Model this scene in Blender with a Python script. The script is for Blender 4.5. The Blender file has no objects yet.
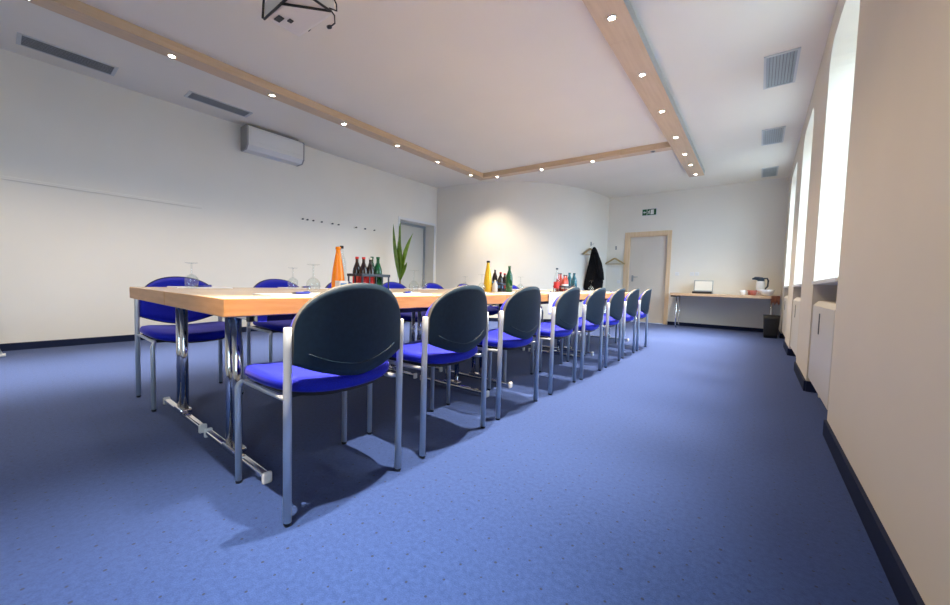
import bpy, bmesh, math, random
from mathutils import Vector, Matrix
random.seed(7)
sc = bpy.context.scene
C = sc.collection
PI = math.pi
XL, XR, YB, YF, ZC, T = -6.14, 0.36, 9.43, -2.6, 3.054, 0.754

# ------------------------------------------------------------------ materials
def mat(name, col=(.8, .8, .8), rough=.5, metal=0., spec=.5, **kw):
    m = bpy.data.materials.new(name); m.use_nodes = True
    b = m.node_tree.nodes['Principled BSDF']
    b.inputs['Base Color'].default_value = (*col, 1)
    b.inputs['Roughness'].default_value = rough
    b.inputs['Metallic'].default_value = metal
    b.inputs['Specular IOR Level'].default_value = spec
    for k, v in kw.items():
        b.inputs[k].default_value = v
    return m
def nodes(m): return m.node_tree.nodes, m.node_tree.links, m.node_tree.nodes['Principled BSDF']
def noise_var(m, c1, c2, scale=(1, 1, 1), nscale=5., detail=4., bump=0., bdist=.002, lo=.35, hi=.65):
    N, L, b = nodes(m)
    tc = N.new('ShaderNodeTexCoord'); mp = N.new('ShaderNodeMapping'); mp.inputs['Scale'].default_value = scale
    nz = N.new('ShaderNodeTexNoise'); nz.inputs['Scale'].default_value = nscale; nz.inputs['Detail'].default_value = detail
    cr = N.new('ShaderNodeValToRGB')
    cr.color_ramp.elements[0].position = lo; cr.color_ramp.elements[1].position = hi
    cr.color_ramp.elements[0].color = (*c1, 1); cr.color_ramp.elements[1].color = (*c2, 1)
    L.new(tc.outputs['Object'], mp.inputs[0]); L.new(mp.outputs[0], nz.inputs['Vector'])
    L.new(nz.outputs['Fac'], cr.inputs[0]); L.new(cr.outputs[0], b.inputs['Base Color'])
    if bump:
        bp = N.new('ShaderNodeBump'); bp.inputs['Strength'].default_value = bump; bp.inputs['Distance'].default_value = bdist
        L.new(nz.outputs['Fac'], bp.inputs['Height']); L.new(bp.outputs[0], b.inputs['Normal'])
    return m

M = {}
M['wall'] = noise_var(mat('wall_paint', rough=.7, spec=.25), (.80, .765, .685), (.82, .785, .705), nscale=1.5, bump=.05)
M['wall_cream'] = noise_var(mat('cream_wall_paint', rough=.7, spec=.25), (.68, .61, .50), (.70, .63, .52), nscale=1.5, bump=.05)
M['ceiling'] = noise_var(mat('ceiling_paint', rough=.85, spec=.15), (.86, .81, .70), (.88, .83, .72), nscale=1.2)
M['white_trim'] = mat('white_trim_paint', (.75, .75, .74), .4)
M['rad'] = mat('radiator_enamel', (.68, .63, .53), .4)
M['base'] = mat('navy_baseboard', (.008, .014, .045), .7, spec=.2)
M['beech'] = noise_var(mat('beech_board', rough=.45), (.56, .37, .22), (.62, .43, .27), scale=(1, 1, 1), nscale=9, detail=6)
M['beech_y'] = noise_var(mat('beech_board_long', rough=.5), (.62, .45, .29), (.68, .51, .34), scale=(14, .8, 14), nscale=3, detail=5)
M['beech_x'] = noise_var(mat('beech_board_cross', rough=.5), (.62, .45, .29), (.68, .51, .34), scale=(.8, 14, 14), nscale=3, detail=5)
M['beam_side'] = mat('grey_beam_side', (.42, .43, .42), .6)
M['top'] = noise_var(mat('table_laminate', rough=.24, spec=.7), (.78, .60, .42), (.85, .67, .49), scale=(10, .8, 5), nscale=3, detail=6)
M['edge'] = noise_var(mat('table_edge_wood', rough=.35), (.58, .26, .085), (.67, .33, .125), scale=(3, 3, 25), nscale=2, detail=5)
M['chrome'] = mat('chrome', (.78, .79, .81), .12, 1.)
M['silver'] = mat('silver_lacquer', (.60, .64, .69), .38, .45)
M['black'] = mat('black_plastic', (.012, .013, .016), .4)
M['shell'] = noise_var(mat('chair_shell_plastic', rough=.5, spec=.35), (.003, .016, .036), (.005, .021, .046), nscale=60, detail=2, bump=.15, bdist=.0006)
M['rim'] = mat('chair_shell_rim_highlight', (.10, .095, .088), .4)  # paler than the shell: light catching its edge, put into the colour
M['blue'] = noise_var(mat('blue_fabric', rough=.75, spec=.3), (.003, .009, .34), (.007, .016, .50), nscale=260, detail=3, bump=.3, bdist=.0008)
b = M['blue'].node_tree.nodes['Principled BSDF']
b.inputs['Sheen Weight'].default_value = .3; b.inputs['Sheen Roughness'].default_value = .35; b.inputs['Sheen Tint'].default_value = (.55, .5, 1, 1)
M['grey'] = mat('grey_metal', (.28, .30, .31), .5)
M['slat'] = mat('vent_slat_metal', (.42, .48, .50), .45)
M['ventdark'] = mat('vent_inside', (.05, .055, .055), .8)
M['ventframe'] = mat('vent_frame', (.62, .64, .63), .45)
M['ac'] = mat('ac_casing', (.74, .74, .72), .4)
M['ac_grey'] = mat('ac_grey', (.34, .34, .34), .5)
M['door'] = mat('door_laminate', (.68, .62, .54), .45)
M['door_l'] = mat('grey_door', (.58, .56, .50), .5)
M['doorframe'] = noise_var(mat('beech_door_frame', rough=.45), (.72, .52, .32), (.78, .60, .40), scale=(8, 8, .8), nscale=3)
M['leaf'] = noise_var(mat('leaf', rough=.45), (.10, .20, .012), (.22, .36, .04), scale=(1, 1, 1), nscale=9)
M['stem'] = mat('plant_cane', (.16, .10, .05), .8)
M['pot'] = mat('terracotta_pot', (.20, .20, .21), .6)
M['soil'] = mat('soil', (.03, .02, .015), .9)
M['paper'] = mat('white_paper', (.82, .82, .84), .6)
M['print'] = mat('print_ink', (.12, .12, .14), .6)
M['penblue'] = mat('blue_pen', (.02, .04, .38), .3)
M['orange'] = mat('orange_juice', (.95, .27, .0), .25, spec=.7)
M['yellow'] = mat('yellow_juice', (.80, .52, .02), .25, spec=.7)
M['cola'] = mat('cola', (.018, .008, .006), .12, spec=.8)
M['red'] = mat('red_label', (.55, .02, .02), .4)
M['redjuice'] = mat('red_lemonade', (.60, .09, .05), .2, spec=.7)
M['bluelabel'] = mat('blue_label', (.12, .30, .62), .4)
M['gg'] = mat('green_glass', (.01, .12, .045), .08, spec=.8, **{'Transmission Weight': .35})
M['teal'] = mat('teal_glass', (.03, .18, .26), .1, spec=.8, **{'Transmission Weight': .3})
M['crate'] = mat('crate_plastic', (.03, .045, .075), .45)
M['coat'] = noise_var(mat('black_cloth', rough=.9, spec=.15), (.004, .004, .005), (.010, .010, .012), nscale=40, bump=.4, bdist=.004)
M['hangerwood'] = mat('hanger_wood', (.42, .30, .13), .5)
M['bin'] = mat('black_bin', (.008, .008, .009), .5)
M['white'] = mat('white_china', (.80, .80, .80), .25)
M['brown'] = mat('brown_cloth', (.16, .055, .03), .8)
M['redbrown'] = mat('red_brown_cup', (.38, .10, .07), .5)
M['flask'] = mat('dark_blue_plastic', (.01, .03, .06), .3)
M['screen'] = mat('cream_screen', (.80, .76, .68), .4)
M['green'] = mat('exit_green', (.005, .10, .035), .4)
M['projector'] = mat('projector_casing', (.74, .72, .68), .4)
M['lensd'] = mat('lens_glass', (.01, .01, .015), .05, spec=.9)
def emis(name, col, s):
    m = bpy.data.materials.new(name); m.use_nodes = True
    N, L, b = nodes(m); b.inputs['Emission Color'].default_value = (*col, 1); b.inputs['Emission Strength'].default_value = s
    b.inputs['Base Color'].default_value = (.8, .8, .8, 1)
    return m
M['lamp'] = emis('halogen_glow', (1, .90, .72), 60)
def glassmat(name, col, rough=.0):
    m = mat(name, col, rough, 0, .5); b = m.node_tree.nodes['Principled BSDF']
    b.inputs['Transmission Weight'].default_value = 1; b.inputs['IOR'].default_value = 1.35
    return m
M['glass'] = None
def window_glass():
    m = bpy.data.materials.new('window_glass'); m.use_nodes = True
    N = m.node_tree.nodes; L = m.node_tree.links; N.clear()
    o = N.new('ShaderNodeOutputMaterial'); mx = N.new('ShaderNodeMixShader'); t = N.new('ShaderNodeBsdfTransparent')
    g = N.new('ShaderNodeBsdfGlossy'); g.inputs['Roughness'].default_value = .02; 
    t.inputs[0].default_value = (.96, .98, .98, 1)
    f = N.new('ShaderNodeLayerWeight'); f.inputs[0].default_value = .5
    p = N.new('ShaderNodeMath'); p.operation = 'POWER'; p.inputs[1].default_value = 5; L.new(f.outputs['Facing'], p.inputs[0])
    p2 = N.new('ShaderNodeMath'); p2.operation = 'MULTIPLY_ADD'; p2.inputs[1].default_value = .55; p2.inputs[2].default_value = .08; L.new(p.outputs[0], p2.inputs[0])
    L.new(p2.outputs[0], mx.inputs[0]); L.new(t.outputs[0], mx.inputs[1]); L.new(g.outputs[0], mx.inputs[2]); L.new(mx.outputs[0], o.inputs[0])
    return m
M['pane'] = window_glass(); M['glass'] = window_glass(); M['glass'].name = 'clear_glass'

def carpet():
    m = mat('blue_carpet', rough=.95, spec=.15); N, L, b = nodes(m)
    geo = N.new('ShaderNodeNewGeometry'); sep = N.new('ShaderNodeSeparateXYZ'); L.new(geo.outputs['Position'], sep.inputs[0])
    def mth(op, a, bb=None):
        n = N.new('ShaderNodeMath'); n.operation = op
        for i, v in enumerate((a, bb)):
            if v is None: continue
            if isinstance(v, (int, float)): n.inputs[i].default_value = v
            else: L.new(v, n.inputs[i])
        return n.outputs[0]
    nzw = N.new('ShaderNodeTexNoise'); nzw.inputs['Scale'].default_value = 7; L.new(geo.outputs['Position'], nzw.inputs['Vector'])
    def cell(s, off, pitch):
        u = mth('DIVIDE', mth('ADD', s, off), pitch); fr = mth('FRACT', mth('ADD', u, 500.5)); return mth('MULTIPLY', mth('SUBTRACT', fr, .5), pitch)
    dx = cell(sep.outputs[0], .957, .0755); dy = cell(sep.outputs[1], -.600, .0725)
    d = mth('SQRT', mth('ADD', mth('POWER', dx, 2), mth('POWER', dy, 2)))
    # individual dots vary a little in size
    wn = N.new('ShaderNodeTexNoise'); wn.inputs['Scale'].default_value = 16; wn.inputs['Detail'].default_value = 1; L.new(geo.outputs['Position'], wn.inputs['Vector'])
    rad = mth('ADD', .0005, mth('MULTIPLY', wn.outputs['Fac'], .0062))
    dot = mth('LESS_THAN', d, rad)
    n1 = N.new('ShaderNodeTexNoise'); n1.inputs['Scale'].default_value = 260; n1.inputs['Detail'].default_value = 3; L.new(geo.outputs['Position'], n1.inputs['Vector'])
    n2 = N.new('ShaderNodeTexNoise'); n2.inputs['Scale'].default_value = 60; n2.inputs['Detail'].default_value = 5; L.new(geo.outputs['Position'], n2.inputs['Vector'])
    s = mth('ADD', mth('MULTIPLY', n1.outputs['Fac'], .5), mth('MULTIPLY', n2.outputs['Fac'], .5))
    cr = N.new('ShaderNodeValToRGB'); cr.color_ramp.elements[0].position = .38; cr.color_ramp.elements[1].position = .62
    cr.color_ramp.elements[0].color = (.007, .026, .115, 1); cr.color_ramp.elements[1].color = (.018, .044, .16, 1)
    L.new(s, cr.inputs[0])
    mx = N.new('ShaderNodeMix'); mx.data_type = 'RGBA'; mx.inputs[7].default_value = (.006, .01, .035, 1)
    L.new(mth('MULTIPLY', dot, .95), mx.inputs[0]); L.new(cr.outputs[0], mx.inputs[6]); L.new(mx.outputs[2], b.inputs['Base Color'])
    bp = N.new('ShaderNodeBump'); bp.inputs['Strength'].default_value = .25; bp.inputs['Distance'].default_value = .002
    L.new(n1.outputs['Fac'], bp.inputs['Height']); L.new(bp.outputs[0], b.inputs['Normal'])
    b.inputs['Sheen Weight'].default_value = .22; b.inputs['Sheen Roughness'].default_value = .5; b.inputs['Sheen Tint'].default_value = (.9, .9, 1, 1)
    return m
M['carpet'] = carpet()

# ------------------------------------------------------------------ mesh helpers
class MB:
    def __init__(s): s.bm = bmesh.new()
    def box(s, x0, x1, y0, y1, z0, z1, bev=0., mi=0, seg=2):
        r = bmesh.ops.create_cube(s.bm, size=1)
        vs = r['verts']
        for v in vs:
            v.co = Vector((x0 + (v.co.x + .5) * (x1 - x0), y0 + (v.co.y + .5) * (y1 - y0), z0 + (v.co.z + .5) * (z1 - z0)))
        fs = list({f for v in vs for f in v.link_faces})
        for f in fs: f.material_index = mi
        if bev > 0:
            es = list({e for v in vs for e in v.link_edges})
            r = bmesh.ops.bevel(s.bm, geom=es, offset=bev, segments=seg, profile=.5, affect='EDGES')
            for f in r['faces']: f.material_index = mi; 
        return s
    def tube(s, pts, r, n=12, mi=0, cap=True, sy=1.):
        """tube through pts; r scalar or per-point list; sy squashes the section"""
        pts = [Vector(p) for p in pts]; rs = r if isinstance(r, (list, tuple)) else [r] * len(pts)
        rings = []; prev = None
        for i, p in enumerate(pts):
            if i == 0: d = pts[1] - pts[0]
            elif i == len(pts) - 1: d = pts[-1] - pts[-2]
            else: d = (pts[i + 1] - p).normalized() + (p - pts[i - 1]).normalized()
            d.normalize()
            if prev is None:
                a = Vector((1, 0, 0)) if abs(d.x) < .9 else Vector((0, 1, 0))
                u = (a - d * a.dot(d)).normalized()
            else: u = (prev - d * prev.dot(d)).normalized()
            prev = u; w = d.cross(u)
            rings.append([s.bm.verts.new(p + (u * math.cos(2 * PI * k / n) + w * math.sin(2 * PI * k / n) * sy) * rs[i]) for k in range(n)])
        for a, c in zip(rings, rings[1:]):
            for k in range(n):
                f = s.bm.faces.new((a[k], a[(k + 1) % n], c[(k + 1) % n], c[k])); f.smooth = True; f.material_index = mi
        if cap:
            for rg in (rings[0][::-1], rings[-1]):
                f = s.bm.faces.new(rg); f.material_index = mi
        return s
    def lathe(s, prof, n=20, c=(0, 0), mi=0, fn=None):
        """profile [(r,z)] revolved around vertical axis at c"""
        rings = []
        for r, z in prof:
            if r < 1e-5: rings.append([s.bm.verts.new((c[0], c[1], z))])
            else: rings.append([s.bm.verts.new((c[0] + r * math.cos(2 * PI * k / n), c[1] + r * math.sin(2 * PI * k / n), z)) for k in range(n)])
        for a, b_ in zip(rings, rings[1:]):
            for k in range(n):
                k2 = (k + 1) % n
                if len(a) == 1 and len(b_) == 1: continue
                if len(a) == 1: f = s.bm.faces.new((a[0], b_[k2], b_[k]))
                elif len(b_) == 1: f = s.bm.faces.new((a[k], a[k2], b_[0]))
                else: f = s.bm.faces.new((a[k], a[k2], b_[k2], b_[k]))
                f.smooth = True; f.material_index = mi
        return s
    def prism(s, poly, axis, a0, a1, mi=0):
        """extrude a 2D polygon along an axis; poly in the other two coordinates in order"""
        def P(u, v, w):
            return {0: (w, u, v), 1: (u, w, v), 2: (u, v, w)}[axis]
        A = [s.bm.verts.new(P(u, v, a0)) for u, v in poly]; B = [s.bm.verts.new(P(u, v, a1)) for u, v in poly]
        n = len(poly)
        fs = [s.bm.faces.new(A[::-1]), s.bm.faces.new(B)]
        for k in range(n): fs.append(s.bm.faces.new((A[k], A[(k + 1) % n], B[(k + 1) % n], B[k])))
        for f in fs: f.material_index = mi
        return s
    def grid(s, fn, nu, nv, mi=0, smooth=True, close_u=False):
        V = [[s.bm.verts.new(fn(i / nu, j / nv)) for j in range(nv + 1)] for i in range(nu + (0 if close_u else 1))]
        m = len(V)
        for i in range(nu):
            for j in range(nv):
                f = s.bm.faces.new((V[i][j], V[(i + 1) % m][j], V[(i + 1) % m][j + 1], V[i][j + 1])); f.smooth = smooth; f.material_index = mi
        return V
    def build(s, name, mats, parent=None, loc=None):
        bmesh.ops.recalc_face_normals(s.bm, faces=s.bm.faces)
        me = bpy.data.meshes.new(name); s.bm.to_mesh(me); s.bm.free()
        if not isinstance(mats, (list, tuple)): mats = [mats]
        for m in mats: me.materials.append(m)
        o = bpy.data.objects.new(name, me); C.objects.link(o)
        if parent: o.parent = parent
        if loc: o.location = loc
        return o
def tag(o, label=None, cat=None, group=None, kind=None):
    if label: o['label'] = label
    if cat: o['category'] = cat
    if group: o['group'] = group
    if kind: o['kind'] = kind
    return o
def thing(name, loc, label, cat, group=None, rz=0.):
    o = bpy.data.objects.new(name, None); C.objects.link(o); o.location = loc; o.rotation_euler = (0, 0, rz)
    o.empty_display_size = .1
    return tag(o, label, cat, group)
def kids(o): return [c for c in bpy.data.objects if c.parent == o]
def dup(o, parent=None):
    c = o.copy(); C.objects.link(c); c.parent = parent
    for ch in kids(o): dup(ch, c)
    return c
def again(proto, loc, label, rz=None, group=None):
    c = dup(proto); c.location = loc; c['label'] = label
    if rz is not None: c.rotation_euler = (0, 0, rz)
    if group: c['group'] = group
    return c

# ------------------------------------------------------------------ room shell
def struct(o, label=None): return tag(o, label, kind='structure')
WT = .45
struct(MB().box(XL - .6, XR + WT, YF - .2, YB + .2, -.12, 0).build('floor', M['carpet']), 'blue carpet floor with a grid of small dark dots')
struct(MB().box(XL - .6, XR + WT, YF - .2, YB + .2, ZC, ZC + .12).build('ceiling', M['ceiling']), 'plain off white ceiling')
# left wall with a door recess
dy0, dy1, dz = 5.285, 6.325, 2.155
w = MB(); w.box(XL - .6, XL, YF, dy0, 0, ZC); w.box(XL - .6, XL, dy0, dy1, dz, ZC); w.box(XL - .6, XL, dy1, YB + .2, 0, ZC); w.box(XL - .6, XL - .36, dy0, dy1, 0, dz)
struct(w.build('wall_left', M['wall']), 'long white wall with air conditioner and door recess')
struct(MB().box(XL, XR + WT, YF - .2, YF, 0, ZC).build('wall_front', M['wall']))
# back wall with door opening
bx0, bx1, bz = -2.56, -1.68, 2.075
w = MB(); w.box(-3.3, bx0, YB, YB + .2, 0, ZC); w.box(bx0, bx1, YB, YB + .2, bz, ZC); w.box(bx1, XR + WT, YB, YB + .2, 0, ZC)
struct(w.build('wall_back', M['wall']), 'white end wall with beech framed door')
# curved corner wall
def curve_pts(n=40, off=0.):
    out = []
    for i in range(n + 1):
        a = PI / 2 * i / n
        cx_, cy_, ra, rb = -5.72, 9.50, 2.64, 3.06
        ca, sa = math.cos(a), math.sin(a)
        e = .96
        x = cx_ + ra * (sa ** e); y = cy_ - rb * (ca ** e)
        nx, ny = sa / ra, -ca / rb; l = math.hypot(nx, ny)
        out.append((x + nx / l * off, y + ny / l * off))
    return out
cp = [(-6.2, 6.41)] + curve_pts()
w = MB(); w.prism(cp + [(-3.08, YB + .1), (-6.2, YB + .1)], 2, 0, ZC)
o = w.build('wall_corner', M['wall']); struct(o, 'convex curved white wall between side wall and end wall')
for f in o.data.polygons: f.use_smooth = False
bs = MB(); inner = [(-6.14, 6.41)] + curve_pts(); outer = [(-6.14, 6.395)] + curve_pts(off=.014)
bs.prism(inner + outer[::-1], 2, 0, .077); struct(bs.build('baseboard_corner', M['base']))

# right wall: piers, rounded lintels and deep window recesses
wins = [(-2.2, -1.02), (2.95, 4.14), (5.19, 6.31), (7.25, 8.50)]
ZL, ZS = 2.795, .925
w = MB(); y = YF
for a, c in wins:
    w.box(XR, XR + WT, y, a, 0, ZC)
    w.box(XR + .30, XR + WT, a, c, 0, ZS - .03)
    r = .2; prof = [(a, ZC), (a, ZL - r)] + [(a + r - r * math.cos(t * PI / 2 / 8), ZL - r + r * math.sin(t * PI / 2 / 8)) for t in range(1, 9)]
    prof += [(c - r + r * math.sin(t * PI / 2 / 8), ZL - r + r * math.cos(t * PI / 2 / 8)) for t in range(0, 8)] + [(c, ZL - r), (c, ZC)]
    w.prism(prof, 0, XR, XR + WT)
    y = c
w.box(XR, XR + WT, y, YB + .1, 0, ZC)
struct(w.build('wall_right', M['wall_cream']), 'beige lit window wall of piers and deep recesses')
for i, (a, c) in enumerate(wins):
    x0 = XR + .33
    f = MB()
    for q in ((a, a + .06), (c - .06, c), ((a + c) / 2 - .04, (a + c) / 2 + .04)): f.box(x0, x0 + .07, q[0], q[1], ZS, ZL)
    for q in ((ZS, ZS + .06), (ZL - .06, ZL), (2.1, 2.17)): f.box(x0 + .002, x0 + .068, a + .06, c - .06, q[0], q[1])
    fo = struct(f.build('window_%d' % (i + 1), M['white_trim']), 'tall white framed window in deep recess')
    MB().box(x0 + .03, x0 + .036, a + .03, c - .03, ZS + .02, ZL - .03).build('pane', M['pane'], fo)
    MB().box(XR - .012, XR + .33, a + .002, c - .002, ZS - .028, ZS, .004).build('sill', M['white_trim'], fo)
# baseboards
def bb(name, *bxs):
    m = MB()
    for q in bxs: m.box(*q)
    struct(m.build(name, M['base']), 'dark navy baseboard strip')
bb('baseboard_left', (XL, XL + .014, YF, dy0, 0, .077), (XL, XL + .014, dy1, 6.39, 0, .077))
bb('baseboard_back', (-3.07, -2.66, YB - .014, YB, 0, .077), (-1.62, XR, YB - .014, YB, 0, .077))
q = []; y = YF
for a, c in wins:
    q.append((XR - .014, XR, y, a, 0, .088)); q.append((XR, XR + .3, a, a + .014, 0, .088)); q.append((XR, XR + .3, c - .014, c, 0, .088))
    q.append((XR + .28, XR + .3, a, c, 0, .088)); y = c
q.append((XR - .014, XR, y, YB, 0, .088)); bb('baseboard_right', *q)
bb('baseboard_front', (XL, XR, YF, YF + .014, 0, .077))
struct(MB().box(XL, XL + .012, YF, 1.75, 1.755, 1.79, .003).build('trim_1', M['wall']), 'thin painted rail line on the long wall')

# doors
d = MB().box(XL - .34, XL - .30, dy0 + .05, dy1 - .05, 0.005, dz - .05).build('door_1', M['door_l']); struct(d, 'light grey door set back in the recess')
f = MB(); f.box(XL - .36, XL - .28, dy0, dy0 + .05, 0, dz); f.box(XL - .36, XL - .28, dy1 - .05, dy1, 0, dz); f.box(XL - .36, XL - .28, dy0 + .05, dy1 - .05, dz - .05, dz)
f.build('frame', M['grey'], d)
f = MB(); f.box(XL, XL + .012, dy0 - .05, dy0, 0, dz + .05); f.box(XL, XL + .012, dy0, dy1, dz, dz + .05); f.box(XL, XL + .012, dy1, dy1 + .04, 0, dz + .05)
f.build('casing', M['white_trim'], d)
d = MB().box(bx0 + .03, bx1 - .03, YB + .035, YB + .075, .006, bz - .03).build('door_2', M['door']); struct(d, 'light greige door in beech frame')
f = MB()
f.box(-2.655, -2.53, YB - .022, YB, 0, 2.165, .004); f.box(-1.71, -1.625, YB - .022, YB, 0, 2.165, .004); f.box(-2.53, -1.71, YB - .022, YB, 2.06, 2.165, .004)
f.box(bx0, bx0 + .03, YB, YB + .12, 0, bz); f.box(bx1 - .03, bx1, YB, YB + .12, 0, bz); f.box(bx0 + .03, bx1 - .03, YB, YB + .12, bz - .03, bz)
f.build('door_frame', M['doorframe'], d)
h = MB(); h.box(-2.47, -2.425, YB + .025, YB + .035, .98, 1.13, .003); h.tube([(-2.447, YB + .035, 1.09), (-2.447, YB - .01, 1.09), (-2.43, YB - .02, 1.09), (-2.31, YB - .02, 1.09)], .010)
tag(h.build('door_handle', M['grey'], d), 'grey lever handle')

# ceiling beams (timber light tracks)
ZB = 2.968
def beam(name, poly, side, m_, label):
    w = MB(); w.prism(poly, 2, ZB, ZC + .01)
    for f in w.bm.faces:
        pass
    o = w.build(name, [m_, side]); struct(o, label)
    for p in o.data.polygons:
        if p.normal.x > .7 and side is M['beam_side']: p.material_index = 1
    return o
def quad(x0, x1, y0, y1): return [(x0, y0), (x1, y0), (x1, y1), (x0, y1)]
g = .0015
ys = [YF, .75, 3.46, 6.24]
beam('trim_2', quad(-4.715, -4.535, YF, 1.56), M['beech_y'], M['beech_y'], 'beech ceiling light beam, long left run')
beam('trim_3', [(-4.715, 1.56 + g), (-4.535, 1.56 + g), (-4.535, 6.05), (-4.705, 6.185)], M['beech_y'], M['beech_y'], 'beech ceiling light beam, left run up to the corner')
beam('trim_4', quad(-1.16, -.912, YF, 3.36), M['beam_side'], M['beech_y'], 'wide beech ceiling light beam, near window side')
beam('trim_5', quad(-1.16, -.912, 3.36 + g, 8.13), M['beam_side'], M['beech_y'], 'wide beech ceiling light beam, window side end run')
def cy(x): return (x + 4.53) / 3.37 * .20
xa = -1.90
beam('trim_6', [(-4.535 + g, 6.05), (xa, 6.05 + cy(xa)), (xa, 6.20 + cy(xa)), (-4.705 + g, 6.187 + g)], M['beech_x'], M['beech_x'], 'cross beech ceiling beam joining the corner')
beam('trim_7', [(xa + .006, 6.05 + cy(xa)), (-1.161, 6.25), (-1.161, 6.40), (xa + .006, 6.20 + cy(xa))], M['beech_x'], M['beech_x'], 'short cross beech ceiling beam piece')

# ------------------------------------------------------------------ spotlights
def spot_thing(x, y, on=True, label='', proto=[None], spill=None, beam_w=None):
    if on and proto[0] is not None:
        t = again(proto[0], (x, y, ZB), label)
    else:
        t = thing('ceiling_spotlight', (x, y, ZB), label, 'spotlight', 'halogen spotlights in the beech beams')
        r = MB(); r.lathe([(.026, -.001), (.036, -.001), (.038, -.005), (.030, -.010), (.026, -.008), (.026, -.001)], 20)
        r.build('trim_ring', M['chrome'] if on else M['grey'], t)
        r = MB(); r.lathe([(0, -.005), (.024, -.004), (.026, -.001)], 20)
        r.build('lamp_face', M['lamp'] if on else M['lensd'], t)
        if on: proto[0] = t
    if on:
        for nm, e, sz, bl in (('halogen_beam', beam_w or BEAM_W, 48, 1.), ('halogen_spill', spill or SPILL_W, 118, .8)):
            ld = bpy.data.lights.new(nm, 'SPOT'); ld.energy = e; ld.color = (1, .82, .60); ld.spot_size = math.radians(sz); ld.spot_blend = bl; ld.shadow_soft_size = .03
            lo = bpy.data.objects.new(nm, ld); C.objects.link(lo); lo.parent = t; lo.location = (0, 0, -.02)
    return t
BEAM_W, SPILL_W = 75, 24
rowR = [.18, 1.13, 2.08, 3.03, 4.0, 4.95, 5.9, 6.71, 7.33, 7.97]
ordn = ['first', 'second', 'third', 'fourth', 'fifth', 'sixth', 'seventh', 'eighth', 'ninth', 'tenth', 'eleventh', 'twelfth']
first = None
for i, yy in enumerate(rowR[::-1]):
    spot_thing(-1.037, yy, True, 'lit halogen spotlight in window side beam, %s from its far end' % ordn[i], spill=(36 if i < 3 else 8), beam_w=430)
rowL = [(-4.80, -1.7), (-4.775, -.75), (-4.76, .187), (-4.69, 1.095), (-4.675, 2.02), (-4.645, 2.96), (-4.635, 3.91), (-4.61, 4.83), (-4.60, 5.78)]
for i, (xx, yy) in enumerate(rowL[::-1]):
    spot_thing(-4.63 if xx > -4.68 else -4.655, yy, True, 'lit halogen spotlight in left beam, %s from the cross beam corner' % ordn[i], spill=24, beam_w=240)
for xx, l in ((-4.246, 'lit halogen spotlight in cross beam nearest the left corner'), (-3.295, 'lit halogen spotlight in cross beam, second from the left corner'), (-2.357, 'lit halogen spotlight in cross beam, third from the left corner')):
    spot_thing(xx, 6.125 + cy(xx), True, l)
spot_thing(-1.42, 6.125 + cy(-1.42), False, 'unlit dark spotlight in short piece of cross beam')

# ------------------------------------------------------------------ ceiling vents
def slot_vent(x0, x1, y0, y1, label):
    t = thing('ceiling_slot_vent', ((x0 + x1) / 2, (y0 + y1) / 2, ZC), label, 'vent', 'slot vents in the ceiling by the long wall')
    hx, hy = (x1 - x0) / 2, (y1 - y0) / 2
    f = MB(); f.box(-hx, -hx + .012, -hy, hy, -.010, 0); f.box(hx - .012, hx, -hy, hy, -.010, 0)
    f.build('frame', M['ventframe'], t)
    for s in (-1, 1): MB().box(-hx + .012, hx - .012, min(s * hy, s * (hy - .03)), max(s * hy, s * (hy - .03)), -.012, 0, .002).build('end_cap', M['ventframe'], t)
    MB().box(-hx + .012, hx - .012, -hy + .03, hy - .03, -.002, 0).build('backing', M['ventdark'], t)
    f = MB()
    for k in range(7):
        c = -hx + .03 + k * (2 * hx - .06) / 6
        f.box(c - .010, c + .004, -hy + .03, hy - .03, -.009, -.003)
    f.build('slats', M['grey'], t)
slot_vent(-5.87, -5.60, .17, .86, 'long dark slot vent in ceiling above long wall, nearest the camera')
slot_vent(-5.77, -5.545, 1.47, 2.17, 'grey slot vent in ceiling just before the air conditioner')
def sq_vent(x0, x1, y0, y1, label):
    t = thing('ceiling_vent', ((x0 + x1) / 2, (y0 + y1) / 2, ZC), label, 'vent', 'grille vents in the ceiling along the windows')
    hx, hy = (x1 - x0) / 2, (y1 - y0) / 2
    f = MB(); fr = .02
    f.box(-hx, -hx + fr, -hy, hy, -.012, 0); f.box(hx - fr, hx, -hy, hy, -.012, 0); f.box(-hx + fr, hx - fr, -hy, -hy + fr, -.012, 0); f.box(-hx + fr, hx - fr, hy - fr, hy, -.012, 0)
    f.build('frame', M['ventframe'], t)
    MB().box(-hx + fr, hx - fr, -hy + fr, hy - fr, -.002, 0).build('backing', M['grey'], t)
    f = MB()
    for k in range(9):
        c = -hx + fr + .012 + k * (2 * hx - 2 * fr - .024) / 8
        f.prism([(c - .010, -.012), (c - .007, -.012), (c + .010, -.003), (c + .007, -.003)], 1, -hy + fr, hy - fr)
    f.build('louvres', M['slat'], t)
sq_vent(-.075, .19, 4.50, 5.19, 'grey ceiling grille over window side, nearest and largest of three')
sq_vent(-.08, .175, 6.50, 7.16, 'grey ceiling grille over window side, middle of three')
sq_vent(-.07, .17, 8.50, 9.15, 'grey ceiling grille near the end wall')

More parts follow.
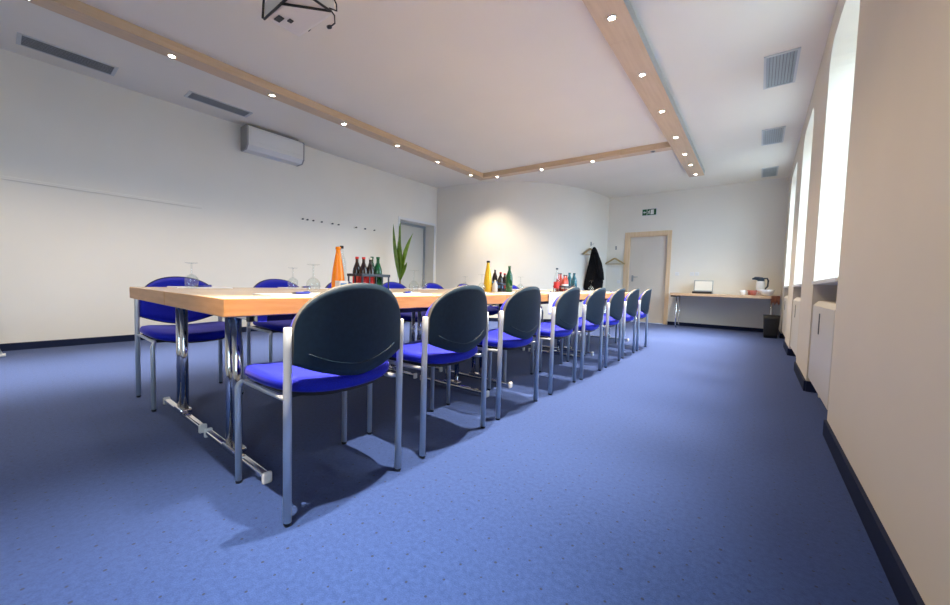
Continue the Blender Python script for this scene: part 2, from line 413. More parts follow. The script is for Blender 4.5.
# air conditioner
t = thing('air_conditioner', (XL, 2.655, 2.68), 'white wall air conditioner high on the long wall', 'air conditioner')
w = MB(); w.prism([(0, 0), (.17, 0), (.225, .06), (.23, .31), (.20, .335), (0, .335)], 1, -.40, .40); w.build('housing', M['ac'], t)
MB().box(.229, .238, -.375, .375, .115, .30, .003).build('front_panel', M['ac'], t)
w = MB(); w.prism([(.19, .018), (.232, .06), (.236, .10), (.229, .10), (.225, .062), (.185, .022)], 1, -.36, .36); w.build('air_flap', M['ac'], t)
for s in (-1, 1):
    w = MB(); w.prism([(0, -.004), (.172, -.004), (.229, .058), (.234, .312), (.202, .34), (0, .34)], 1, min(s * .40, s * .42), max(s * .40, s * .42)); tag(w.build('side_cover', M['ac_grey'], t), 'grey side cover')
MB().box(0, .2, -.33, .33, .336, .35).build('intake_grille', M['ac_grey'], t)

# wall hooks on the long wall
hk = None
names_h = ['first', 'second', 'third', 'fourth', 'fifth', 'sixth', 'seventh', 'eighth', 'ninth']
for i, yy in enumerate([3.152, 3.234, 3.338, 3.492, 3.697, 3.818, 4.188, 4.389, 4.606]):
    lab = 'small dark peg on long wall, %s along from the air conditioner end' % names_h[i]
    if hk is None:
        hk = thing('coat_peg', (XL, yy, 1.828), lab, 'coat peg', 'row of dark pegs on the long wall')
        w = MB(); w.tube([(-.004, 0, 0), (.03, 0, 0)], .007, 8); w.build('stem', M['black'], hk)
        w = MB(); w.tube([(.03, 0, 0), (.036, 0, 0), (.044, 0, 0), (.048, 0, 0)], [.008, .014, .014, .009], 12); w.build('knob', M['black'], hk)
    else: again(hk, (XL, yy, 1.828), lab)

# ceiling projector
t = thing('ceiling_projector', (-2.57, 1.285, ZC), 'white projector hanging from ceiling in black bracket with dangling cables', 'projector', rz=math.radians(2))
w = MB(); w.box(-.225, .225, -.115, .14, -.445, -.33, .025, seg=4); w.build('body', M['projector'], t)
w = MB(); w.lathe([(0, 0), (.05, 0), (.05, -.012), (0, -.012)], 20); w.lathe([(.02, -.012), (.02, -.30)], 14); w.box(-.12, .12, -.08, .08, -.32, -.30); w.build('ceiling_mount', M['ac'], t)
w = MB()
w.tube([(-.222, -.112, -.450), (.235, -.125, -.450)], .008, 8); w.tube([(.235, -.125, -.450), (.232, .10, -.448)], .008, 8); w.tube([(.232, .10, -.448), (.02, -.125, -.452)], .008, 8)
for sx in (-1, 1): w.tube([(sx * .06, -.05, -.29), (sx * .20, -.125, -.33), (sx * .222, -.122, -.450)], .008, 8)
w.build('bracket', M['black'], t)
w = MB(); w.tube([(-.12, .12, -.385), (-.12, .155, -.385)], .035, 20); w.build('lens', M['lensd'], t)
w = MB(); w.tube([(.225, .095, -.43), (.245, .12, -.47), (.235, .13, -.51), (.19, .12, -.525)], .005, 8); w.tube([(.20, .12, -.525), (.175, .118, -.52)], .012, 8); w.build('cable', M['black'], t)
w = MB(); w.tube([(.225, .095, -.43), (.27, .12, -.45), (.295, .10, -.43), (.30, .07, -.40)], .005, 8); w.tube([(.30, .07, -.40), (.30, .05, -.385)], .013, 8); w.build('cable', M['black'], t)
w = MB(); w.box(-.17, -.10, -.075, -.035, -.452, -.444, .004); w.box(-.11, -.07, -.015, .015, -.452, -.444, .004); w.build('foot_pads', M['black'], t)

# exit sign
t = thing('exit_sign', (-2.13, YB, 2.615), 'small green emergency exit sign with white figure above the beech framed door', 'exit sign')
MB().box(-.165, .165, -.02, 0, -.083, .083, .003).build('plate', M['white'], t)
w = MB(); w.box(-.15, -.055, -.023, -.020, -.07, .07); w.box(-.045, .15, -.023, -.020, -.07, .07); w.build('green_field', M['green'], t)
w = MB(); w.prism([(.03, -.055), (.10, -.055), (.10, .055), (.03, .055)], 1, -.025, -.023)                      # doorway
w.prism([(-.135, 0), (-.105, .03), (-.105, .012), (-.07, .012), (-.07, -.012), (-.105, -.012), (-.105, -.03)], 1, -.025, -.023)  # arrow
w.prism([(-.002, .030), (.010, .030), (.012, .048), (.0, .050)], 1, -.025, -.023)
w.prism([(-.02, .022), (.014, .026), (.006, -.012), (.028, -.05), (.018, -.052), (-.004, -.018), (-.028, -.045), (-.036, -.038), (-.012, -.008), (-.012, .008), (-.03, -.002), (-.034, .006)], 1, -.025, -.023)
w.build('pictogram', M['white'], t)

# wall plates
for x, z, l in ((-1.48, 1.17, 'small white wall switch on end wall right beside the door frame'), (-1.185, 1.17, 'small white double wall socket above side table, nearer the door'), (-1.09, 1.17, 'small white double wall socket above side table, next to the open laptop'), (-2.76, .965, 'small white wall socket between coat and door frame')):
    t = thing('wall_socket', (x, YB, z), l, 'wall socket', 'white plates on the end wall')
    MB().box(-.038, .038, -.009, 0, -.038, .038, .002).build('plate', M['white'], t)
    w = MB(); w.tube([(0, -.009, 0), (0, -.012, 0)], .022, 16); w.build('insert', M['ac'], t)

# radiators
for i, (a, c) in enumerate(wins[1:]):
    t = thing('radiator_cover', (XR + .004, (a + c) / 2, 0), ['cream radiator cover under the nearest visible window', 'cream radiator cover under the middle window', 'cream radiator cover under the window by the end wall'][i], 'radiator', 'cream radiator covers below the windows')
    hy = (c - a) / 2 - .065
    w = MB(); w.box(0, .02, -hy, hy, .13, .735, .006)
    w.prism([(0, .73), (.03, .765), (.26, .765), (.26, .745), (.03, .745), (.02, .73)], 1, -hy, hy); w.build('front_panel', M['rad'], t)
    for s in (-1, 1): MB().box(.02, .26, min(s * hy, s * (hy - .015)), max(s * hy, s * (hy - .015)), .13, .745).build('side_panel', M['rad'], t)
    w = MB(); w.box(-.003, .001, hy - .45, hy - .41, .53, .68, .001); w.build('slot_grip', M['black'], t)
    w = MB()
    for s in (-1, 1): w.box(.06, .12, s * (hy - .1) - .02, s * (hy - .1) + .02, 0, .14)
    w.box(.07, .11, -(hy - .1), hy - .1, .10, .13)
    w.build('foot_bracket', M['rad'], t)

# ------------------------------------------------------------------ chairs
def chair_proto():
    t = thing('conference_chair', (0, 0, 0), 'x', 'chair', 'x')
    # local: sitter faces -x, back at +x
    for s in (-1, 1):
        w = MB(); w.tube([(.205, s * .24, .012), (.205, s * .24, .45), (.207, s * .24, .60), (.207, s * .24, .668), (.207, s * .24, .671)], [.0155, .0155, .0155, .0155, .013], 14, sy=.85)
        l = w.build('leg', M['silver'], t)
        w = MB(); w.tube([(.205, s * .24, 0), (.205, s * .24, .014)], .0145, 12, sy=.8); w.build('foot_cap', M['black'], l)
        w = MB(); w.tube([(-.205, s * .24, .012), (-.205, s * .24, .39), (-.202, s * .236, .405), (-.190, s * .230, .415), (-.175, s * .225, .418)], [.014, .014, .013, .011, .0095], 14, sy=.85)
        l = w.build('leg', M['silver'], t)
        w = MB(); w.tube([(-.205, s * .24, 0), (-.205, s * .24, .014)], .0135, 12, sy=.85); w.build('foot_cap', M['black'], l)
        w = MB(); w.tube([(-.176, s * .225, .418), (0, s * .224, .416), (.17, s * .228, .420), (.195, s * .238, .424)], .0095, 10); w.build('side_rail', M['silver'], t)
    w = MB(); w.tube([(-.12, -.222, .414), (-.12, .222, .414)], .009, 10); w.tube([(.12, -.222, .414), (.12, .222, .414)], .009, 10); w.build('cross_rail', M['black'], t)
    # seat pad
    def outline(a, sx, sy_, p=3.2):
        c, s_ = math.cos(a), math.sin(a)
        return (sx * math.copysign(abs(c) ** (2 / p), c), sy_ * math.copysign(abs(s_) ** (2 / p), s_))
    def seatz(x, y): return .018 * (y / .22) ** 2 - .006 - .012 * max(0, -x - .12) / .1
    w = MB(); n = 44; rings = []
    for k, (f, z) in enumerate([(0.0, .428), (.80, .428), (.95, .431), (1.0, .444), (1.0, .462), (.965, .476), (.88, .484), (.6, .486), (0.0, .486)]):
        if f == 0: rings.append([w.bm.verts.new((0, 0, z + (seatz(0, 0)) * .9))]); continue
        rg = []
        for q in range(n):
            x, y = outline(2 * PI * q / n, .240 * f, .253 * f); x -= .014
            rg.append(w.bm.verts.new((x, y, z + seatz(x, y))))
        rings.append(rg)
    for a, b_ in zip(rings, rings[1:]):
        for q in range(n):
            q2 = (q + 1) % n
            if len(a) == 1: f = w.bm.faces.new((a[0], b_[q2], b_[q]))
            elif len(b_) == 1: f = w.bm.faces.new((a[q], a[q2], b_[0]))
            else: f = w.bm.faces.new((a[q], a[q2], b_[q2], b_[q]))
            f.smooth = True
    w.build('seat', M['blue'], t)
    w = MB(); w.grid(lambda u, v: ((lambda xy: (xy[0] - .008, xy[1], .414 + .012 * v + seatz(xy[0], xy[1])))(outline(2 * PI * u, .205, .212))), 36, 1, close_u=True)
    V = []
    w.build('seat_pan', M['black'], t)
    # backrest shell
    hw = .2275
    def top(u): return .655 + .168 * (1 - min(1, abs(u)) ** 2.15) ** (1 / 2.0)
    def bot(u): return .545 - .066 * (1 - min(1, abs(u)) ** 1.6)
    def bx(u, z): return .207 + .046 * (1 - u * u) + .10 * (z - .60) * (1 - .6 * u * u)
    def sheet(off, k, m=0., pz=0.):
        def fn(uu, vv):
            u = -math.cos(PI * uu) * k          # denser near the sides
            z0 = bot(u / k) + m; z1 = top(u / k) - m
            # outlines taken at scaled u so that the sheet keeps its shape when inset
            z = z0 + (z1 - z0) * vv
            return Vector((bx(u, z) + off, u * hw, z))
        return fn
    def slab(w, f0, f1, nu, nv, mf=0, mb=0, me=0):
        A = w.grid(f0, nu, nv, mf); B = w.grid(f1, nu, nv, mb)
        loop = [(i, 0) for i in range(nu)] + [(nu, j) for j in range(nv)] + [(i, nv) for i in range(nu, 0, -1)] + [(0, j) for j in range(nv, 0, -1)]
        for p, q in zip(loop, loop[1:] + loop[:1]):
            f = w.bm.faces.new((A[p[0]][p[1]], A[q[0]][q[1]], B[q[0]][q[1]], B[p[0]][p[1]])); f.material_index = me; f.smooth = False
    w = MB(); slab(w, sheet(.014, 1.), sheet(-.005, 1.), 28, 14, 0, 0, 1)
    # raised line near lower edge of the shell
    pts = []
    for k in range(21):
        u = -.80 + 1.6 * k / 20; z = bot(u) + .045 + .015 * abs(u) ** 3; pts.append((bx(u, z) + .0143, u * hw, z))
    w.tube(pts, .0026, 6)
    bk = w.build('backrest', [M['shell'], M['rim']], t)
    w = MB()
    def padsheet(off, k):
        def fn(uu, vv):
            u = -math.cos(PI * uu) * k; z0 = bot(u / k) + .006; z1 = top(u / k) - .005
            z = z0 + (z1 - z0) * vv
            e = min(1, min(vv, 1 - vv) * 9) * min(1, min(uu, 1 - uu) * 9)
            return Vector((bx(u, z) - .005 - off * (e ** .5), u * hw, z))
        return fn
    slab(w, padsheet(.030, .992), padsheet(0., .992), 28, 16)
    w.build('back_cushion', M['blue'], t)
    return t
proto = chair_proto()
cR = [.818 + .6445 * i for i in range(8)]
lw = ['first chair of the near row, closest to the camera', 'second chair of the near row', 'third chair of the near row', 'fourth chair of the near row', 'fifth chair of the near row', 'sixth chair of the near row', 'seventh chair of the near row', 'last chair of the near row, closest to the door']
jit = [(.0, 0), (-.002, -.01), (-.006, -.01), (.0, .035), (.01, 0), (.008, .01), (.0, .0), (-.005, .02)]
for i, yy in enumerate(cR):
    lab = 'blue chair with dark shell back, ' + lw[i]
    if i == 0: proto.location = (-1.4226, yy, 0); proto['label'] = lab; proto['group'] = 'chairs along the window side of the table'
    else: again(proto, (-1.4226 + jit[i][0], yy + jit[i][1], 0), lab, rz=jit[i][1] * .5)
cLy = [.806, 1.487, 2.13, 2.78, 3.43, 4.08, 4.75, 5.4]
lwL = ['first from the near end', 'second from the near end', 'third from the near end', 'fourth from the near end', 'fifth from the near end', 'sixth from the near end', 'seventh from the near end', 'last before the curved wall']
for i, yy in enumerate(cLy):
    again(proto, (-3.085, yy, 0), 'blue padded chair on the long wall side, ' + lwL[i], rz=PI + random.uniform(-.02, .02), group='chairs along the wall side of the table')

# ------------------------------------------------------------------ tables
def table_proto(lx=.760, ly=1.848):
    t = thing('conference_table', (0, 0, 0), 'x', 'table', 'beech conference tables')
    w = MB(); w.box(-lx / 2, lx / 2, -ly / 2, ly / 2, T - .068, T, .004)
    for f in w.bm.faces:
        f.normal_update(); f.material_index = 0 if abs(f.normal.z) > .5 else 1
    w.build('tabletop', [M['top'], M['edge']], t)
    w = MB()
    for s in (-1, 1): w.box(s * .24 - .015, s * .24 + .015, -ly / 2 + .13, ly / 2 - .13, T - .103, T - .068)
    w.box(-.255, .255, -.02, .02, T - .10, T - .07); w.build('under_frame', M['black'], t)
    for s in (-1, 1):
        y0 = s * (ly / 2 - .16)
        w = MB()
        for sx in (-1, 1): w.tube([(sx * .042, y0, .04), (sx * .042, y0, T - .095)], .0185, 16)
        w.box(-.30, .30, y0 - .02, y0 + .02, T - .10, T - .068, .003)
        l = w.build('leg', M['chrome'], t)
        w = MB(); w.box(-.33, .33, y0 - .016, y0 + .016, .014, .040, .009, seg=3); w.box(-.07, .07, y0 - .028, y0 + .028, .04, .062, .006); w.build('foot', M['chrome'], l)
        for sx in (-1, 1):
            w = MB(); w.box(min(sx * .33, sx * .350), max(sx * .33, sx * .350), y0 - .019, y0 + .019, 0, .047, .008, seg=3); tag(w.build('end_cap', M['white'], l), 'white plastic end cap')
    return t
tp = table_proto()
x_r, x_l = -1.495 - .381, -1.495 - .762 - .381
lt = ['near end of the conference table, window side half', 'middle of the conference table, window side half', 'far end of the conference table, window side half']
ll = ['near end of the conference table, wall side half', 'middle of the conference table, wall side half', 'far end of the conference table, wall side half']
yt = [.487 + .925, .487 + 1.85 + .925, .487 + 3.70 + .925]
for i in range(3):
    if i == 0: tp.location = (x_r, yt[0], 0); tp['label'] = 'beech table with chrome legs, ' + lt[0]
    else: again(tp, (x_r, yt[i], 0), 'beech table with chrome legs, ' + lt[i])
    again(tp, (x_l, yt[i], 0), 'beech table with chrome legs, ' + ll[i])

# ------------------------------------------------------------------ goblets, pads, pens
def goblet(loc, label, pr=[None]):
    if pr[0] is not None: return again(pr[0], loc, label)
    t = thing('upturned_goblet', loc, label, 'glass', 'upturned goblets on the conference table')
    pr[0] = t
    w = MB(); w.lathe([(.031, 0), (.034, .02), (.036, .04), (.033, .058), (.022, .074), (.007, .083), (0, .084), (0, .081), (.006, .080), (.020, .071), (.031, .057), (.034, .04), (.032, .02), (.029, 0), (.031, 0)], 20)
    w.build('bowl', M['glass'], t)
    w = MB(); w.lathe([(.005, .083), (.004, .11), (.0045, .148)], 10); w.lathe([(0, .083), (.005, .083)], 10); w.build('stem', M['glass'], t)
    w = MB(); w.lathe([(0, .147), (.030, .151), (.033, .153), (.033, .155), (0, .1565)], 20); w.build('foot', M['glass'], t)
    return t
gob = [(-2.78, .735, 'nearest the camera by the near wall side corner'), (-2.78, 1.36, 'second along the wall side, before the orange bottle'), (-1.92, 1.05, 'beside the first chair back, left of the orange bottle'), (-1.95, 1.815, 'on the window side, just past the drinks crate'), (-1.90, 2.56, 'left of the yellow bottle'),
       (-1.95, 3.30, 'just past the green bottle'), (-1.92, 4.62, 'beyond the row of red bottles'), (-1.92, 5.25, 'at the far end of the table'), (-2.85, 2.12, 'third along the wall side'), (-2.85, 2.80, 'fourth along the wall side'), (-2.85, 3.5, 'fifth along the wall side')]
for x, y, l in gob: goblet((x, y, T + .0035), 'clear upturned goblet on the table, ' + l)
cst = None
for x, y, l in gob:
    lab = 'white coaster under goblet ' + l
    if cst is None:
        w = MB(); w.lathe([(0, 0), (.048, 0), (.049, .002), (.048, .0035), (0, .0035)], 24); cst = w.build('coaster', M['paper']); cst.location = (x, y, T)
        tag(cst, lab, 'coaster', 'white coasters under the goblets')
    else:
        again(cst, (x, y, T), lab)
def seatset(x, y, rz, who, pr=[None, None], penoff=None):
    if pr[0] is None:
        w = MB(); w.box(-.105, .105, -.148, .148, 0, .006, .001); n = w.build('notepad', M['paper']); pr[0] = n
        n.location = (x, y, T); n.rotation_euler = (0, 0, rz)
        tag(n, 'white notepad on table before ' + who, 'notepad', 'white notepads at the seats')
        p = thing('ballpoint_pen', (0, 0, 0), 'x', 'pen', 'blue pens lying on the notepads'); pr[1] = p
        w = MB(); w.tube([(0, -.045, .006), (0, .05, .006), (0, .058, .006)], [.006, .006, .004], 10); w.build('barrel', M['penblue'], p)
        w = MB(); w.tube([(0, -.045, .006), (0, -.068, .006)], [.0055, .0015], 10); w.build('tip', M['black'], p)
        w = MB(); w.box(-.0015, .0015, .015, .055, .012, .0145); w.build('clip', M['black'], p)
    else:
        n = again(pr[0], (x, y, T), 'white notepad on table before ' + who, rz=rz)
        p = dup(pr[1])
    p.location = (x + .03, y + .01, T + .0062); p.rotation_euler = (0, 0, rz + .5); p['label'] = 'blue pen on notepad of ' + who
for i, yy in enumerate(cR): seatset(-1.70, yy + .03, random.uniform(-.05, .05), ['the first', 'the second', 'the third', 'the fourth', 'the fifth', 'the sixth', 'the seventh', 'the last'][i] + ' near row chair')
for i, yy in enumerate(cLy): seatset(-2.87, yy, random.uniform(-.05, .05), 'wall side chair ' + lwL[i])

# ------------------------------------------------------------------ bottles
def bottle(name, x, y, h, r, liquid, cap, label, group=None, lab=None, neck=.35, shape='std', cat='bottle', glass=None):
    t = thing(name, (x, y, T), label, cat, group)
    w = MB()
    if shape == 'cone':
        pr = [(0, 0), (r * .92, 0), (r, .006), (r * .98, h * .25), (r * .80, h * .50), (r * .55, h * .72), (r * .36, h * .88), (r * .33, h * .95), (0, h * .95)]
    else:
        pr = [(0, 0), (r * .92, 0), (r, .006), (r, h * .55), (r * .90, h * .64), (r * .52, h * .78), (r * .36, h * .84), (r * .36, h * .95), (0, h * .95)]
    w.lathe(pr, 20); w.build('body', liquid, t)
    w = MB(); w.lathe([(0, h * .94), (r * .42, h * .94), (r * .42, h), (0, h)], 16); w.build('cap', cap, t)
    if lab:
        k0, k1 = (.14, .42) if shape != 'cone' else (.1, .3)
        rr = r * 1.015
        w = MB(); w.lathe([(rr, h * k0), (rr, h * k1), (rr * .97, h * k1), (rr * .97, h * k0), (rr, h * k0)], 20); w.build('paper_label', lab, t)
    return t
bottle('juice_bottle', -2.33, 1.455, .305, .044, M['orange'], M['orange'], 'tall conical orange juice bottle on the table', shape='cone')
bottle('water_bottle', -2.43, 1.545, .325, .033, M['glass'], M['black'], 'clear water bottle with black cap right behind the orange juice bottle')
# small box with a blue print
t = thing('tea_carton', (-2.245, 1.43, T), 'small white carton with light blue print in front of the orange juice bottle', 'carton')
MB().box(-.025, .025, -.035, .035, 0, .07, .002).build('carton_body', M['white'], t)
MB().box(.025, .026, -.025, .02, .015, .055).build('printed_panel', M['bluelabel'], t)
def crate(x, y, label, hx=.085, hy=.135, hh=.085):
    t = thing('drinks_crate', (x, y, T), label, 'crate', 'dark drinks crates on the conference table')
    w = MB(); w.box(-hx, hx, -hy, hy, 0, .008)
    for k in range(5):
        yy = -hy + .004 + k * (2 * hy - .008) / 4
        for s in (-1, 1): w.box(s * hx - .004, s * hx + .004, yy - .004, yy + .004, 0, hh - .014)
    for k in range(3):
        xx = -hx + .004 + k * (2 * hx - .008) / 2
        for s in (-1, 1): w.box(xx - .004, xx + .004, s * hy - .004, s * hy + .004, 0, hh - .014)
    w.build('basket', M['crate'], t)
    w = MB()
    for s in (-1, 1):
        w.box(s * hx - .007, s * hx + .007, -hy - .007, hy + .007, hh - .02, hh, .002); w.box(-hx, hx, s * hy - .0065, s * hy + .0065, hh - .0195, hh - .0005, .002)
    w.build('rim', M['crate'], t)
    for s in (-1, 1):
        w = MB(); w.box(-.035, .035, s * (hy + .007), s * (hy + .024), hh - .012, hh - .002, .002); w.build('handle', M['crate'], t)
    return t
crate(-2.30, 1.69, 'dark drinks crate of cola and green bottles beside the orange juice bottle', .085, .118, .125)
def incrate(cx_, cy_, dx, dy_, h, liq, cap, label, lab, r=.030):
    dy_ *= .9
    b_ = bottle('soft_drink_bottle', cx_ + dx, cy_ + dy_, h, r, liq, cap, label, 'small bottles standing in the drinks crates', lab); b_.location.z = T + .0085
incrate(-2.30, 1.69, .040, -.085, .235, M['cola'], M['red'], 'cola bottle with red label at the near end of the first crate, window side', M['red'])
incrate(-2.30, 1.69, -.040, -.085, .24, M['cola'], M['red'], 'cola bottle with red label at the near end of the first crate, wall side', M['red'])
incrate(-2.30, 1.69, .040, -.020, .235, M['cola'], M['white'], 'second cola bottle of the first crate, window side', M['red'])
incrate(-2.30, 1.69, -.040, -.020, .235, M['cola'], M['white'], 'second cola bottle of the first crate, wall side', M['white'])
incrate(-2.30, 1.69, .040, .055, .245, M['gg'], M['green'], 'green glass bottle in the first crate, window side', M['gg'], .031)
incrate(-2.30, 1.69, -.040, .062, .25, M['gg'], M['green'], 'green glass bottle in the first crate, wall side', M['gg'], .029)
incrate(-2.30, 1.69, .0, .094, .19, M['teal'], M['white'], 'short teal bottle at the far end of the first crate', M['white'], .018)
# second cluster
bottle('juice_bottle', -2.10, 2.93, .300, .042, M['yellow'], M['black'], 'tall yellow juice bottle with dark cap on the table', shape='cone')
bottle('milk_carton', -2.03, 2.955, .115, .026, M['white'], M['white'], 'small white bottle at the foot of the yellow juice bottle')
crate(-2.12, 3.17, 'blue drinks crate with dark bottles behind the yellow juice bottle', .08, .09, .085)
incrate(-2.12, 3.17, .035, -.045, .19, M['cola'], M['red'], 'dark brown bottle in the second crate, window side near', M['bluelabel'], .029)
incrate(-2.12, 3.17, -.035, -.045, .225, M['cola'], M['white'], 'taller dark brown bottle in the second crate, wall side near', M['bluelabel'], .029)
incrate(-2.12, 3.17, .035, .040, .18, M['cola'], M['red'], 'dark brown bottle in the second crate, window side far', M['red'], .029)
bottle('soft_drink_bottle', -1.93, 3.05, .255, .034, M['gg'], M['green'], 'green glass bottle standing alone right of the second crate')
# bottle opener like dark things
t = thing('bottle_opener', (-2.02, 3.42, T), 'dark bottle opener lying beyond the green bottle', 'bottle opener')
MB().box(-.02, .02, -.06, .06, 0, .012, .004).build('grip', M['flask'], t)
w = MB(); w.tube([(0, .06, .006), (0, .10, .006)], .006, 8); w.build('metal_head', M['chrome'], t)
# third cluster
bottle('water_bottle', -2.05, 4.37, .30, .036, M['glass'], M['flask'], 'clear water bottle with dark cap beside the red bottles', lab=M['red'])
crate(-2.06, 4.60, 'low crate of red lemonade bottles near the far table end', .08, .12, .075)
for k, (dx, dy_, l) in enumerate([(.04, -.075, 'window side near'), (-.04, -.075, 'wall side near'), (.04, 0, 'window side middle'), (-.04, 0, 'wall side middle')]):
    incrate(-2.06, 4.60, dx, dy_, .235 if k % 2 else .21, M['redjuice'], M['cola'], 'red lemonade bottle in the third crate, ' + l, M['white'] if k % 2 == 0 else M['redjuice'], .030)
incrate(-2.06, 4.60, 0, .075, .17, M['cola'], M['red'], 'dark bottle at the far end of the third crate', M['red'], .028)
bottle('soft_drink_bottle', -2.02, 4.86, .255, .042, M['teal'], M['teal'], 'teal bottle right of the red lemonade crate, nearer one')
bottle('soft_drink_bottle', -2.14, 4.98, .265, .042, M['teal'], M['teal'], 'teal bottle right of the red lemonade crate, farther one')
# printed sheet hanging over the table edge
w = MB()
def sheetfn(u, v):
    y_ = 3.02 + .30 * u; s = v * .42
    if s < .22: x_, z_ = -1.715 + s, T + .0068
    else:
        a = min((s - .22) / .02, 1); x_, z_ = -1.495 + .010 * math.sin(a * PI / 2), T + .0068 - .010 * (1 - math.cos(a * PI / 2)) - max(0, s - .24)
    return Vector((x_, y_, z_ + (.002 * math.sin(u * 9) if s < .2 else 0) * 0))
A = w.grid(sheetfn, 8, 30, 0)
for k in range(5): w.box(-1.4845, -1.4840, 3.07 + .04 * (k % 3), 3.13 + .04 * (k % 3), T - .05 - .03 * k, T - .045 - .03 * k, mi=1)
o = w.build('paper_sheet', [M['paper'], M['print']]); md = o.modifiers.new('t', 'SOLIDIFY'); md.thickness = .0005; md.offset = 1
tag(o, 'white printed sheet hanging over table edge between third and fourth near row chairs', 'paper')

# ------------------------------------------------------------------ plant
px_, py_ = -5.70, 4.93
t = thing('potted_plant', (px_, py_, 0), 'tall potted plant with upright strap leaves by the recessed door', 'plant')
w = MB(); w.lathe([(0, 0), (.13, 0), (.165, .30), (.175, .31), (.175, .33), (.155, .33), (.15, .28), (0, .28)], 28); w.build('pot', M['pot'], t)
w = MB(); w.lathe([(0, .285), (.15, .285)], 20); w.build('soil', M['soil'], t)
w = MB(); w.tube([(0, 0, .28), (.01, .0, .6), (0, .0, .90)], [.024, .02, .017], 12); w.build('stem', M['stem'], t)
def leaf(tip, bend, wid, name='leaf', roll=0.):
    w = MB(); b0 = Vector((0, 0, .84)); tip = Vector(tip); mid = (b0 + tip) / 2 + Vector(bend)
    def fn(u, v):
        p = b0 * (1 - v) ** 2 + mid * 2 * v * (1 - v) + tip * v * v
        d = ((mid - b0) * (1 - v) + (tip - mid) * v).normalized()
        side = d.cross(Vector((math.sin(roll), math.cos(roll), .0))); side = Vector((.6, .8, 0)) * .2 + side; side.normalize()
        ww = wid * (.12 + .88 * math.sin(min(1, v * 1.25 + .12) * PI / 2)) * max(.02, (1 - v ** 3))
        q = (u - .5) * 2
        return p + side * q * ww + d.cross(side) * (-.25 * ww * (1 - q * q))
    w.grid(fn, 4, 16); o = w.build(name, M['leaf'], t); md = o.modifiers.new('t', 'SOLIDIFY'); md.thickness = .003
# in view: image-right is +y-ish, image-left is -y
leaf((.0, -.19, 1.94), (.0, -.06, 0), .085)
leaf((.02, -.03, 2.02), (.02, -.06, .0), .07)
leaf((-.05, .0, 1.98), (.0, .02, .0), .07)
leaf((.0, .33, 1.83), (.03, -.12, .12), .10)
leaf((.03, .15, 1.22), (.0, .02, .05), .075)
leaf((.06, -.12, 1.62), (.05, -.05, .0), .085)
leaf((-.03, .02, 1.66), (-.03, .05, .0), .08)
leaf((.05, .04, 1.45), (.04, .03, .0), .06)

# ------------------------------------------------------------------ hangers, coat
def hanger(loc, rz, label, half=.235):
    t = thing('coat_hanger', loc, label, 'coat hanger', 'wooden coat hangers on the wall hooks', rz)
    w = MB(); w.tube([(-half, 0, -.235), (-half * .5, 0, -.165), (-.03, 0, -.105), (0, 0, -.095), (.03, 0, -.105), (half * .5, 0, -.165), (half, 0, -.235)], [.014, .020, .022, .022, .022, .020, .014], 10, sy=1.); w.build('shoulders', M['hangerwood'], t)
    w = MB(); w.tube([(-half * .93, 0, -.232), (half * .93, 0, -.232)], .008, 8); w.build('bar', M['hangerwood'], t)
    w = MB(); w.tube([(0, 0, -.095), (0, 0, -.05), (.016, 0, -.036), (.020, 0, -.018), (.010, 0, -.002), (-.006, 0, .0), (-.016, 0, -.010)], .003, 8); w.build('hook', M['chrome'], t)
    return t
def peg(loc, rz, label):
    t = thing('wall_hook', loc, label, 'wall hook', 'metal hooks on the end walls', rz)
    w = MB(); w.box(-.02, .02, .058, .068, -.04, .05, .003); w.build('plate', M['grey'], t)
    w = MB(); w.tube([(0, .06, .0), (0, .01, -.012), (0, -.008, -.004), (0, -.012, .014)], .006, 8); w.build('prong', M['chrome'], t)
ang = math.atan2(.93, .30)
hk1 = (-3.12, 8.55)
peg((hk1[0], hk1[1], 1.83), ang, 'small metal hook on curved wall above the black coat')
hanger((hk1[0] - .03, hk1[1] - .10, 1.80), ang, 'wooden hanger on curved wall, half hidden by the black coat', .25)
peg((-2.86, YB - .068, 1.80), 0, 'small metal hook on end wall above the empty hanger')
hanger((-2.86, YB - .072, 1.635), 0, 'empty wooden hanger on end wall left of the door', .25)
# coat
t = thing('hanging_coat', (-3.045, 8.40, .74), 'black coat hanging from the hook on curved wall', 'coat')
def body(u, v):
    a = 2 * PI * u; z = v * 1.0
    prof = [(0, .17), (.05, .20), (.2, .205), (.45, .18), (.7, .13), (.85, .09), (.95, .055), (1.0, .02)]
    for (v0, r0), (v1, r1) in zip(prof, prof[1:]):
        if v <= v1: r = r0 + (r1 - r0) * (v - v0) / (v1 - v0); break
    f = 1 + .10 * math.sin(5 * a + 1.3) * (1 - v) + .05 * math.sin(9 * a) * (1 - v)
    return Vector((r * f * math.cos(a) - .07 * (v - .5) * 0 + .03 * math.sin(v * 3), r * .42 * f * math.sin(a), z))
w = MB(); V = w.grid(body, 48, 30, close_u=True); w.bm.faces.new([V[i][0] for i in range(48)]); w.bm.faces.new([V[i][30] for i in range(48)])
w.build('coat_body', M['coat'], t)
w = MB(); w.tube([(.06, -.02, .84), (.14, -.04, .62), (.20, -.05, .40), (.225, -.05, .24)], [.05, .07, .065, .055], 14); w.build('sleeve', M['coat'], t)
w = MB(); w.tube([(-.02, -.03, .92), (.03, -.055, .90), (.08, -.02, .88)], [.03, .04, .03], 10); w.build('collar', M['coat'], t)

